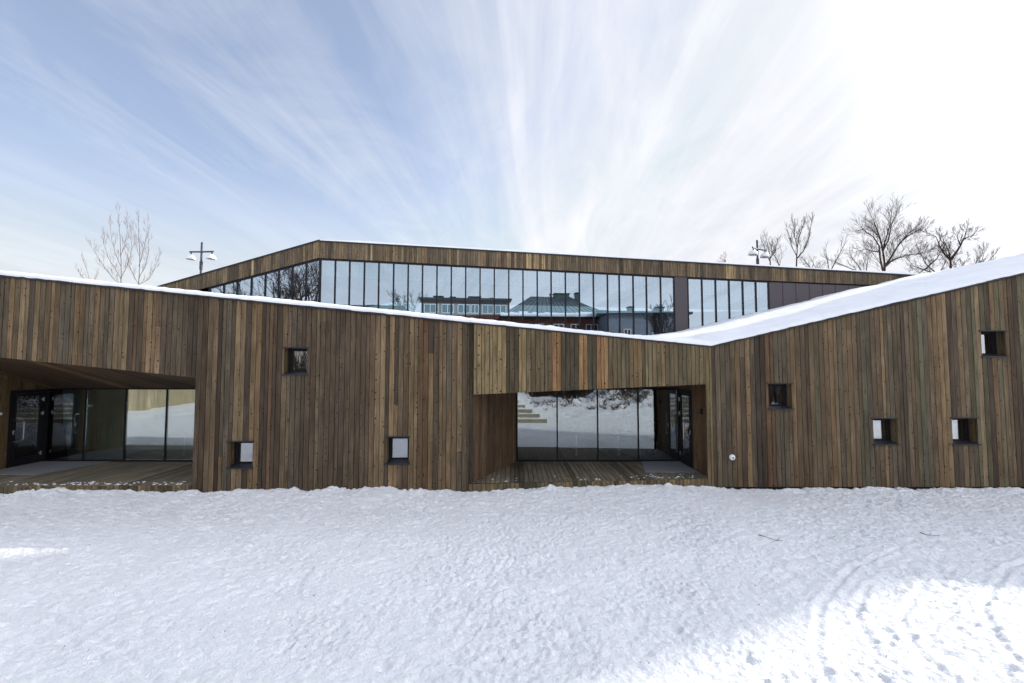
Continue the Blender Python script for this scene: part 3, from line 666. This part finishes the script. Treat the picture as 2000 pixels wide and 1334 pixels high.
for k in range(5):
    a=k*1.2566+.3; mb.tube([(0,0,.09),(.32*math.cos(a),.32*math.sin(a),.06)],[.025,.015],'steel',6); mb.lathe((.32*math.cos(a),.32*math.sin(a),.03),[(.0,.03),(.025,.02),(.03,0),(.02,-.03)],'chair_dark',8)
mb.tube([(0,0,.08),(0,0,.42)],.02,'steel',8); o=mb.build('base',ch)
mb=MB(); mb.lathe((0,0,.42),[(0,0),(.2,0),(.23,.03),(.2,.07),(0,.08)],'chair_dark',16); mb.build('seat',ch,True)
mb=MB(); mb.tube([(0,.2,.45),(0,.26,.6),(0,.24,.75)],.015,'steel',6); mb.lathe((0,.24,.85),[(0,.02),(.17,.02),(.19,0),(.17,-.03),(0,-.03)],'chair_dark',16,(0,-1,0)); mb.build('backrest',ch,True)
# ornament with candles in the upper left window, lamp in the right one
s0,s1,z0,z1=WL[0]
cxm=(s0+s1)/2+.02
mb=MB()
def pp(ds,dz,off=-.52): return PL.P(cxm+ds,z0+.14+dz,off)
mb.tube([pp(-.17,.02),pp(.2,0)],.012,'white_paint',6); mb.tube([pp(.02,0),pp(.02,.34),pp(.015,.40)],[.045,.03,.012],'white_paint',8)
for q,hh in ((-.15,.08),(-.07,.06),(.10,.12),(.15,.07)): mb.tube([pp(q,.01),pp(q,hh)],.014,'white_paint',6)
mb.tube([pp(-.15,.20),pp(-.14,.28)],.008,'white_paint',6)
o=mb.build('candle_holder'); tag(o,'white candle holder standing inside the high window left of centre','ornament')
s0,s1,z0,z1=WR[0]
mb=MB(); mb.pbox(PR,s0-.6,s0+.36,z0+.37,z0+.395,-1.0,-1.06,'ceiling_lamp'); o=mb.build('strip_light'); tag(o,'white strip light glowing inside the window right of the roof valley','lamp')
mb=MB()
mb.box((-14.33,13.5,1.70),(-14.30,14.22,2.19),'yellow')
for fx in (13.66,13.9,14.1):
    for k in range(6):
        a=k*1.05; zq=1.93+(fx-13.8)*.2; mb.face([(-14.296,fx,zq),(-14.296,fx+.09*math.cos(a),zq+.09*math.sin(a)),(-14.296,fx+.09*math.cos(a+.35),zq+.09*math.sin(a+.35))],'chair_dark')
o=mb.build('poster'); tag(o,'yellow poster with dark flower shapes seen through the left porch door','poster')

# ================================================================ STREET LAMPS
def street_lamp(px,ptop,ybar,D,arms,label,sh_dy):
    base=Plane((0,D),(1,D)); x,zt=base.at(px,ptop); r=empty('street_lamp',(x,D,.1)); tag(r,label,'street lamp',group='twin arm street lamps behind the building')
    zb_=base.at(px,ybar)[1]-.1; zt-=.1
    mb=MB(); mb.tube([(0,0,0),(0,0,zb_*.5),(0,0,zb_+.45),(0,0,zb_+.5),(0,0,zt)],[.075,.062,.055,.06,.006],'lamp_dark',8); mb.tube([(0,0,zb_-1.0),(0,0,zb_-.55)],.085,'lamp_dark',8); mb.build('pole',r)
    for (ax,ay,az) in arms:
        mb=MB(); L=math.hypot(ax,ay); mb.tube([(0,0,zb_),(ax,ay,zb_+az)],.045,'lamp_dark',6); k=.86; mb.tube([(ax*k,ay*k,zb_+az*k-.02),(ax*k,ay*k,zb_+az*k-.16)],.035,'lamp_dark',6); mb.build('arm',r)
        mb=MB(); c0=(ax*k,ay*k,zb_+az*k-.16); q=[(a_*.76,b_*.76) for a_,b_ in [(.0,.02),(.08,.01),(.2,-.06),(.29,-.17),(.335,-.32),(.33,-.36),(.30,-.35),(.26,-.18),(.15,-.06),(0,-.02)]]
        mb.lathe(c0,q,'lamp_white',20,(.10,.0,1)); mb.build('lamp_shade',r,True)
    return r
street_lamp(394.5,472,492,26,[(-.67,0,0),(.67,0,.02)],'street lamp with level arms and two white domes left of the upper roof peak',0)
street_lamp(1478.5,468,486.5,27,[(-.66,-.75,-.08),(.70,.35,.02)],'street lamp with angled arms and two white domes right of centre',0)

# ================================================================ BARE TREES
def grow(mb,p,d,L,r,depth,rg,mat,spread=.55,up=.25,nseg=4,cnt=5,minr=.010):
    pts=[Vector(p)]; rad=[r]; d=Vector(d).normalized()
    for i in range(nseg):
        d=(d+Vector((rg.uniform(-1,1),rg.uniform(-1,1),rg.uniform(-1,1)))*.16+Vector((0,0,up*.18))).normalized()
        pts.append(pts[-1]+d*(L/nseg)); rad.append(max(minr*.7,r*(1-.7*(i+1)/nseg)))
    mb.tube(pts,rad,mat,5 if r>.06 else 3,False)
    if depth<=0: return
    for k in range(cnt):
        t=.25+.75*(k+rg.random()*.8)/cnt; t=min(t,.999); i=min(int(t*nseg),nseg-1); q=pts[i].lerp(pts[i+1],t*nseg-i); dd=(pts[i+1]-pts[i]).normalized()
        az=rg.uniform(0,6.283); o1=dd.orthogonal().normalized(); o2=dd.cross(o1); side=(o1*math.cos(az)+o2*math.sin(az))
        a=spread*rg.uniform(.6,1.35); nd=(dd*math.cos(a)+side*math.sin(a)+Vector((0,0,up)))
        grow(mb,q,nd,L*rg.uniform(.42,.62),max(minr,r*(1-.6*t)*.55),depth-1,rg,mat,spread,up,3 if depth<3 else 4,cnt,minr)
def limb_tree(name,D,limbs,label,mat,seed,twig=(1.7,2,6),spread=.6,up=.25,minr=.013,group=None,basez=0,jitD=.9,tw_r=.035):
    """limbs: list of ([(px,py)...], r0_px, r1_px) outlines of main limbs as seen, built at distance D with depth spread"""
    pl=Plane((0,D),(1,D)); rg=random.Random(seed); x0,_=pl.at(*limbs[0][0][0]); r=empty(name,(x0,D,basez)); tag(r,label,'tree',group=group)
    tr=MB(); cr=MB(); s=D/FPX; dep={}
    for li,(pts,r0,r1) in enumerate(limbs):
        P=[];n=len(pts); dv=rg.uniform(-1,1)*jitD if li else 0; st=dep.get(pts[0],0.0)
        for i,(x,y) in enumerate(pts):
            X_,Z_=pl.at(x,y); off=st+dv*i/(n-1)*1.4; dep[(x,y)]=off
            k=(D+off)/D; P.append(Vector((X_*k-x0,off,EYE+(Z_-EYE)*k-basez)))
        if li==0: P=[Vector((P[0].x,0,0))]+P
        # densify with wobble
        Q=[P[0]]
        for a,b in zip(P[:-1],P[1:]):
            m=3 if (b-a).length>.5 else 1
            for j in range(1,m+1): Q.append(a.lerp(b,j/m)+Vector((rg.uniform(-1,1),rg.uniform(-1,1),rg.uniform(-1,1)))*(.02*(b-a).length if j<m else 0))
        rk=.62 if mat=='bark_pale' else .85
        rad=[max(minr,(r0+(r1-r0)*i/(len(Q)-1))*s*rk) for i in range(len(Q))]
        tr.tube(Q,rad,mat,6,False)
        start=1 if li else max(1,len(Q)-4)
        L0,dpt,per=twig
        for i in range(start,len(Q)):
            dd=(Q[i]-Q[i-1]); seg=dd.length
            if seg<1e-6: continue
            dd.normalize(); nt_=max(1,int(per*seg/1.2+rg.random()))
            for k in range(nt_):
                q=Q[i-1].lerp(Q[i],rg.random()); az=rg.uniform(0,6.283); o1=dd.orthogonal().normalized(); o2=dd.cross(o1); a=spread*rg.uniform(.7,1.5)
                nd=dd*math.cos(a)+(o1*math.cos(az)+o2*math.sin(az))*math.sin(a)+Vector((0,0,up))
                grow(cr,q,nd,L0*rg.uniform(.5,1.1)*(1.15-.5*i/len(Q)),min(tw_r,rad[i]*.6),dpt,rg,mat,spread,up,3,4,minr)
        grow(cr,Q[-1],Q[-1]-Q[-2],L0*.7,rad[-1],dpt,rg,mat,spread,up,3,4,minr)
    tr.build('trunk',r,True); cr.build('crown',r)
    return r
GT='bare trees standing behind the building'
limb_tree('bare_tree',34,[([(236,560),(236.5,520),(235.5,485),(233,450),(232,420)],1.5,.35),([(236,556),(222,545),(206,525),(190,500),(180,485)],.9,.3),([(236,545),(228,530),(212,505),(203,478),(201,462)],.8,.3),([(236,520),(225,495),(218,470),(216,440)],.7,.3),([(236,545),(248,520),(256,490),(258,465)],.8,.3),([(236,500),(243,480),(248,455),(249,435)],.6,.3)],'pale tree with upswept branches, taller and leftmost of the close pair by the lamp','bark_pale',3,(.9,2,3),.45,.45,.0042,GT,0,.7,.008)
limb_tree('bare_tree',34.6,[([(271,560),(272,530),(273,490),(271,455),(270,430)],1.5,.35),([(271,556),(262,540),(253,520),(250,500)],.7,.3),([(271,545),(284,520),(290,495),(290,470)],.8,.3),([(271,520),(280,490),(286,465),(288,440)],.7,.3),([(271,556),(290,545),(302,525),(309,505)],.8,.3),([(272,500),(264,475),(260,450)],.5,.3)],'pale tree with upswept branches, the one of the close pair nearer the lamp','bark_pale',9,(.9,2,3),.45,.45,.0042,GT,0,.7,.008)
limb_tree('bare_tree',38,[([(177,562),(172,535),(165,515),(163,505)],.8,.3),([(177,560),(168,548),(158,540),(152,525)],.5,.3),([(177,560),(186,548),(190,535)],.5,.3)],'sparse thin sapling top just above the roof at the far left','bark_pale',5,(.7,1,3),.42,.5,.008,GT,0,.5,.015)
limb_tree('bare_tree',34,[([(1726,540),(1728,520),(1724,490),(1731,465),(1738,440),(1742,412)],3.4,.5),([(1726,535),(1719,505),(1717,480),(1705,462),(1685,448),(1670,452)],2.4,.4),([(1724,490),(1722,478),(1714,450),(1705,430),(1700,418)],2.2,.4),([(1724,490),(1735,470),(1741,440),(1749,420)],2.0,.4),([(1728,520),(1742,500),(1757,475),(1775,455),(1795,440)],2.4,.4),([(1728,522),(1745,507),(1770,498),(1795,496),(1815,492)],2.0,.4),([(1757,475),(1772,462),(1790,452),(1803,446)],1.4,.4),([(1717,492),(1702,490),(1690,486),(1672,492)],1.5,.4)],'tall dark spreading tree, the highest crown above the right roof','bark_dark',21,(1.35,2,7),.6,.22,.006,GT,0,1.2,.014)
limb_tree('bare_tree',30,[([(1858,545),(1857,520),(1856,508)],3.0,2.2),([(1856,508),(1866,495),(1876,480),(1884,462),(1888,448)],2.8,.6),([(1856,508),(1845,497),(1835,480),(1828,462),(1818,458)],2.4,.5),([(1856,508),(1853,490),(1845,475),(1840,460)],1.7,.4),([(1884,466),(1895,462),(1903,456)],1.4,.4),([(1876,480),(1872,470),(1869,462)],1.3,.4)],'dark forked tree with short gnarled limbs, rightmost above the snowy slope','bark_dark',33,(.75,2,7),.7,.2,.0075,GT,0,.7,.018)
limb_tree('bare_tree',30,[([(1834,545),(1825,530),(1812,520),(1795,490),(1790,476)],2.4,.5),([(1812,522),(1830,505),(1838,492)],1.6,.4),([(1825,535),(1800,525),(1785,520),(1775,510)],1.4,.4),([(1834,540),(1840,525),(1848,510)],1.5,.4),([(1812,522),(1796,533),(1786,541)],1.6,.4)],'low tangled dark tree between the tall crown and the forked tree','bark_dark',35,(.9,2,7),.75,.1,.006,GT,0,.9,.014)
limb_tree('bare_tree',30,[([(1868,548),(1872,530),(1880,518),(1888,508)],1.8,.5),([(1870,533),(1890,524),(1908,521),(1925,515),(1940,500)],1.8,.4),([(1908,521),(1918,508),(1922,495)],1.0,.4),([(1890,524),(1905,515),(1912,500)],1.0,.4)],'low dark boughs reaching right over the snowy slope','bark_dark',41,(.7,2,4),.6,.3,.0065,GT,0,.6,.014)
limb_tree('bare_tree',36,[([(1555,530),(1556,505),(1557,485),(1560,465)],2.2,.6),([(1556,505),(1568,492),(1576,475),(1582,455),(1584,440)],1.5,.4),([(1557,485),(1552,462),(1550,440)],1.1,.4),([(1560,465),(1566,448),(1570,434)],.9,.35),([(1556,500),(1546,480),(1540,458)],1.0,.35)],'slender dark tree standing alone right of the street lamp','bark_dark',51,(1.0,2,5),.5,.35,.006,GT,0,.8,.012)
limb_tree('bare_tree',40,[([(1505,525),(1504,508),(1502,490),(1498,472)],2.0,.5),([(1504,510),(1496,495),(1492,480)],1.2,.4),([(1525,528),(1518,508),(1510,495)],1.5,.4),([(1504,505),(1514,490),(1516,478)],1.1,.4)],'small bushy tree right behind the angled street lamp','bark_dark',55,(1.2,2,6),.6,.3,.006,GT,0,.8,.012)
limb_tree('bare_tree',42,[([(1620,535),(1618,520),(1615,505),(1613,490)],1.4,.4),([(1620,533),(1632,510),(1643,490),(1650,475)],1.3,.4)],'faint thin tree with two wands between the slender tree and the tall crown','bark_dark',57,(1.2,1,4),.5,.35,.008,GT,0,.8,.018)
limb_tree('bare_tree',40,[([(1692,540),(1680,525),(1668,508)],1.8,.5),([(1692,538),(1660,524),(1640,515),(1630,512)],1.2,.4),([(1692,530),(1695,510),(1695,495)],1.0,.4)],'low bending tree just left of the tall crown','bark_dark',59,(1.2,2,6),.6,.25,.006,GT,0,.8,.012)
limb_tree('bare_tree',50,[([(1417,522),(1418,514),(1417,508)],1.2,.5),([(1417,520),(1410,512)],.8,.4)],'tiny tree top peeping over the upper roof left of the angled lamp','bark_pale',61,(.9,2,5),.6,.3,.008,GT,0,.4,.015)
limb_tree('bare_tree',44,[([(1595,534),(1594,524),(1590,518)],1.2,.5),([(1595,532),(1602,522)],.8,.4),([(1595,532),(1580,520),(1574,512)],.8,.4)],'low brushy tree top right of the slender tree','bark_dark',63,(1.1,2,6),.7,.2,.008,GT,0,.5,.015)

# ================================================================ WHAT THE GLASS MIRRORS (behind the camera)
GW='timber edges of the snowy steps'
for i,(yy,xx) in enumerate(STEPS):
    z=.13+.17*(i+1)
    mb=MB(); mb.box((-7.5+.5*i,yy-.12,z-.32),(xx,yy+.05,z+.10),'room_wood'); o=mb.build('timber_step')
    ordn=['lowest','second','third','fourth','fifth','topmost'][i]
    tag(o,f'long timber beam edging the snowy bank, {ordn} of the steps mirrored in the centre glass','step',group=GW)
mb=MB(); WW=Plane((-26.6,-16),(-26.6,3)); boards(mb,WW,0,19,lambda t:0,lambda t:3.4,w=.14,pal=[((.54,.49,.36),1),((.48,.43,.31),1),((.60,.55,.42),1)],joint=0); mb.box((-33,-16,0),(-26.64,3,3.45),'room_wood')
o=mb.build('timber_shed'); tag(o,'long pale timber shed in the sun, mirrored in the left porch glass','shed')
def block(name,label,x0,x1,y0,y1,z0,z1,wall,roof,wins,cat='building',rot=0,gable=0,chim=(),hip=0):
    r=empty(name,((x0+x1)/2,y1,z0)); tag(r,label,cat); cx=(x0+x1)/2
    hw=(x1-x0)/2; d=y1-y0
    mb=MB(); mb.box((-hw,-d,0),(hw,0,z1-z0),wall); mb.build('wall',r)
    mb=MB(); H=z1-z0
    if hip:
        o_=.5; a=[(-hw-o_,o_,H+.01),(hw+o_,o_,H+.01),(hw+o_,-d-o_,H+.01),(-hw-o_,-d-o_,H+.01)]; rr=[(-hw+d*.5,-d/2,H+hip),(hw-d*.5,-d/2,H+hip)]
        mb.face([a[0],a[1],rr[1],rr[0]][::-1],roof); mb.face([a[1],a[2],rr[1]][::-1],roof); mb.face([a[2],a[3],rr[0],rr[1]][::-1],roof); mb.face([a[3],a[0],rr[0]][::-1],roof); mb.face(a,roof)
        k=0.0
        while k<=1:  # standing seams
            p=Vector(a[0]).lerp(Vector(a[1]),k); q=Vector(rr[0]).lerp(Vector(rr[1]),k); mb.tube([p+Vector((0,0,.03)),q+Vector((0,0,.03))],.05,'backing',4); k+=1/16
        mb.box((-hw-.5,.1,H-.25),(hw+.5,.6,H-.0),'backing')
    else:
        mb.box((-hw-.4,-d-.4,H+.003),(hw+.4,.5,H+.35),roof)
    ro=mb.build('roof',r)
    for (qx,qw,qh) in chim:
        mb=MB(); mb.box((qx-qw/2,-d*.5-.6,H+.3),(qx+qw/2,-d*.5+.6,H+(hip or .35)+qh),'roof_green'); mb.box((qx-qw/2-.1,-d*.5-.7,H+(hip or .35)+qh+.002),(qx+qw/2+.1,-d*.5+.7,H+(hip or .35)+qh+.15),'backing'); mb.build('chimney',ro)
    for (wx,wz,ww,wh) in wins:
        f=MB()
        for a,b,c,e in ((-ww/2,-ww/2+.1,0,wh),(ww/2-.1,ww/2,0,wh),(-ww/2+.1,ww/2-.1,0,.1),(-ww/2+.1,ww/2-.1,wh-.1,wh),(-.05,.05,.1,wh-.1)): f.box((wx+a,.0,wz+c),(wx+b,.08,wz+e),'white_paint')
        fo=f.build('window',r); g=MB(); g.box((wx-ww/2+.05,.02,wz+.05),(wx+ww/2-.05,.05,wz+wh-.05),'chair_dark'); g.build('pane',fo)
    if hip:
        s=MB(); 
        for k in range(24):
            u=-hw-.4+(2*hw+.8)*k/24; v=u+(2*hw+.8)/24; e=.6+.5*rng.random(); sl=hip/(d/2+.5)
            s.hexa([(u,.5,H+.06),(v,.5,H+.06),(v,.5,H+.28),(u,.5,H+.28),(u,.5-e,H+e*sl),(v,.5-e,H+e*sl),(v,.5-e,H+e*sl+.15),(u,.5-e,H+e*sl+.15)],'snow_roof')
        s.build('eave_snow',r)
    return r
bw=[]
for zz in (11.9,8.9,5.9):
    for xx in (-5.6,-3.2,-.7,1.0,3.4,5.6): bw.append((xx,zz,1.9 if xx not in (1.0,) else 1.3,1.45))
block('brick_apartment_block','long red brick apartment block with white windows, mirrored in the upper glass',-9,5.0,-45,-33,0,14.0,'brick_far','roof_green',bw,chim=[(-4.8,1.2,1.0),(-2.6,.8,.9),(1.2,2.4,1.0),(4.4,.8,.8)])
bh=[(x,z,1.5,1.35) for z in (8.0,5.2) for x in (-6.8,-4.6,-2.2,.2,2.6,5.0,7.0)]
block('brick_hipped_house','brick house with grey standing seam hipped roof, mirrored right of the brick block',3.2,18.2,-32,-22.5,0,10.3,'brick_far','roof_metal',bh,chim=[(1.5,2.2,.35),(4.0,.7,.5)],hip=3.6)
block('pale_house','pale grey house with square chimneys, mirrored at the right of the upper glass',16.5,27.5,-26,-17.5,0,10.3,'white_house','roof_green',[(-3,7,1.0,1.3),(1,6.6,1.0,1.3)],chim=[(-4.9,1.6,.4),(-1,.7,1.0),(3.3,.7,1.0)])
block('green_roofed_hall','wide hall with dull green roof, mirrored at the left of the upper glass',-38,-14,-60,-46,0,14.3,'tower_wall','roof_green',[(-6,9,1.6,1.4),(-2,9,1.6,1.4),(2,9,1.6,1.4),(6,9,1.6,1.4)],chim=[(6,2.2,.8)])
# tower added unseen beyond the right edge to throw the long shadow on the snow
tw=[(x,z,1.1,1.3) for z in range(2,25,3) for x in (-1.4,1.4)]
tb=empty('shadow_tower',(34.5,21.5,0)); tag(tb,'tall narrow pale tower added out of view on the right to shade the foreground snow','building')
mb=MB(); mb.box((-3.7,0,0),(2.5,4.6,26.5),'tower_wall'); mb.build('wall',tb)
mb=MB(); mb.box((-3.9,-.2,26.503),(2.7,4.8,26.9),'roof_metal'); mb.build('roof',tb)
for x,z,w_,h_ in tw:
    f=MB()
    for a,b,c_,e in ((-w_/2,-w_/2+.08,0,h_),(w_/2-.08,w_/2,0,h_),(-w_/2+.08,w_/2-.08,0,.08),(-w_/2+.08,w_/2-.08,h_-.08,h_)): f.box((x+a,-.07,z+c_),(x+b,-.002,z+e),'white_paint')
    fo=f.build('window',tb); g=MB(); g.box((x-w_/2+.08,-.04,z+.08),(x+w_/2-.08,-.003,z+h_-.08),'glass_small'); g.build('pane',fo)
def free_tree(x,y,H,r,seed,label,mat='bark_dark',sp=.5,f0=.38):
    rg=random.Random(seed); e=empty('bare_tree',(x,y,.1)); tag(e,label,'tree',group='bare trees mirrored in the windows')
    tr=MB(); cr=MB(); tr.tube([(0,0,0),(.1,0,H*f0*.5),(.0,.1,H*f0)],[r,r*.8,r*.65],mat,8,False)
    for k in range(7):
        az=k*.9+rg.uniform(-.3,.3); a=rg.uniform(.5,1.5)*sp; q=Vector((.0,.1*k/7,H*f0*(.6+.4*k/7))); grow(cr,q,(math.sin(a)*math.cos(az),math.sin(a)*math.sin(az),math.cos(a)),H*(.93-f0),r*.5,4,rg,mat,sp,.2,5,4,.018)
    tr.build('trunk',e,True); cr.build('crown',e)
free_tree(-30.6,-.6,15.5,.3,71,'large bare tree mirrored in the left end of the upper glass',sp=.65,f0=.5)
free_tree(-27.3,-1.8,16.0,.32,72,'large bare tree mirrored beside the corner of the upper glass',sp=.65,f0=.5)
free_tree(-12.3,-38,16.6,.2,73,'rounded bare tree mirrored left of the brick block',sp=.5,f0=.68)
free_tree(18.8,-6,9.6,.12,74,'bare tree mirrored in the last panes before the metal panel',sp=.4,f0=.55)
# thicket far behind
th=MB(); rg=random.Random(8)
for k in range(520):
    x=rg.uniform(-36,34); y=-17.2+rg.uniform(-2.5,2.5)
    if -2<x<0: continue
    H=rg.uniform(2.6,5.6)
    for j in range(7):
        a=rg.uniform(0,6.283); sprd=rg.uniform(.1,.55); th.tube([(x,y,-.1),(x+.5*sprd*math.cos(a)*H*.5,y+.5*sprd*math.sin(a)*H*.5,H*.5),(x+sprd*math.cos(a)*H*.6,y+sprd*math.sin(a)*H*.6,H*rg.uniform(.8,1))],[.06,.04,.015],'shrub',3,False)
o=th.build('thicket'); tag(o,'dark leafless thicket behind the snow mounds, mirrored in the porch glass','thicket',kind='stuff')
sh=MB(); rg=random.Random(18)
for k in range(330):
    x=9.0+rg.gauss(0,1.1) if k<190 else rg.uniform(1,14); y=-8.4+rg.gauss(0,.8) if k<190 else rg.uniform(-12,-5); z=float(ground_h(np.array([x]),np.array([y]),False)[0])
    for j in range(5):
        a=rg.uniform(0,6.283); sh.tube([(x,y,z-.05),(x+.35*math.cos(a),y+.35*math.sin(a),z+rg.uniform(.1,.4))],[.03,.01],'soil',3,False)
o=sh.build('dry_grass'); tag(o,'brown dry grass on the snow mound, mirrored in the centre glass','grass',kind='stuff')
# poles near the mound and an aerial mast

def gz(x,y): return float(ground_h(np.array([[x]]),np.array([[y]]))[0,0])
rg=random.Random(5)
def twig(pts,lab,r=.0075):
    x0,y0=pts[0]; e=MB(); P=[(x-x0,y-y0,gz(x,y)+.016-gz(x0,y0)) for x,y in pts]; e.tube(P,[r]+[r*.6]*(len(P)-2)+[.003],'bark_dark',5); m=P[len(P)//2]; e.tube([m,(m[0]+.09,m[1]+.06,m[2]+.03)],[r*.5,.003],'bark_dark',4)
    o=e.build('fallen_twig'); o.location=(x0,y0,gz(x0,y0)); tag(o,lab,'twig',group='dark twigs lying on the snow')
twig([(4.5,8.78),(4.6,8.66),(4.7,8.55),(4.78,8.5)],'dark broken twig lying in a dent of snow below the round wall fitting')
twig([(7.55,8.9),(7.65,8.82),(7.74,8.7)],'short dark twig lying on the snow toward the right edge')
mb=MB()
for k in range(170):
    x=rg.uniform(-9,9); y=rg.uniform(5,11.2); z=gz(x,y)+.003; a=rg.uniform(0,3.14); l=rg.uniform(.006,.022)
    mb.tube([(x,y,z),(x+l*math.cos(a),y+l*math.sin(a),z+.003)],rg.uniform(.002,.005),'soil',4)
o=mb.build('dirt_specks'); tag(o,'fine specks of dirt and bark scattered over the trampled snow','dirt',kind='stuff')
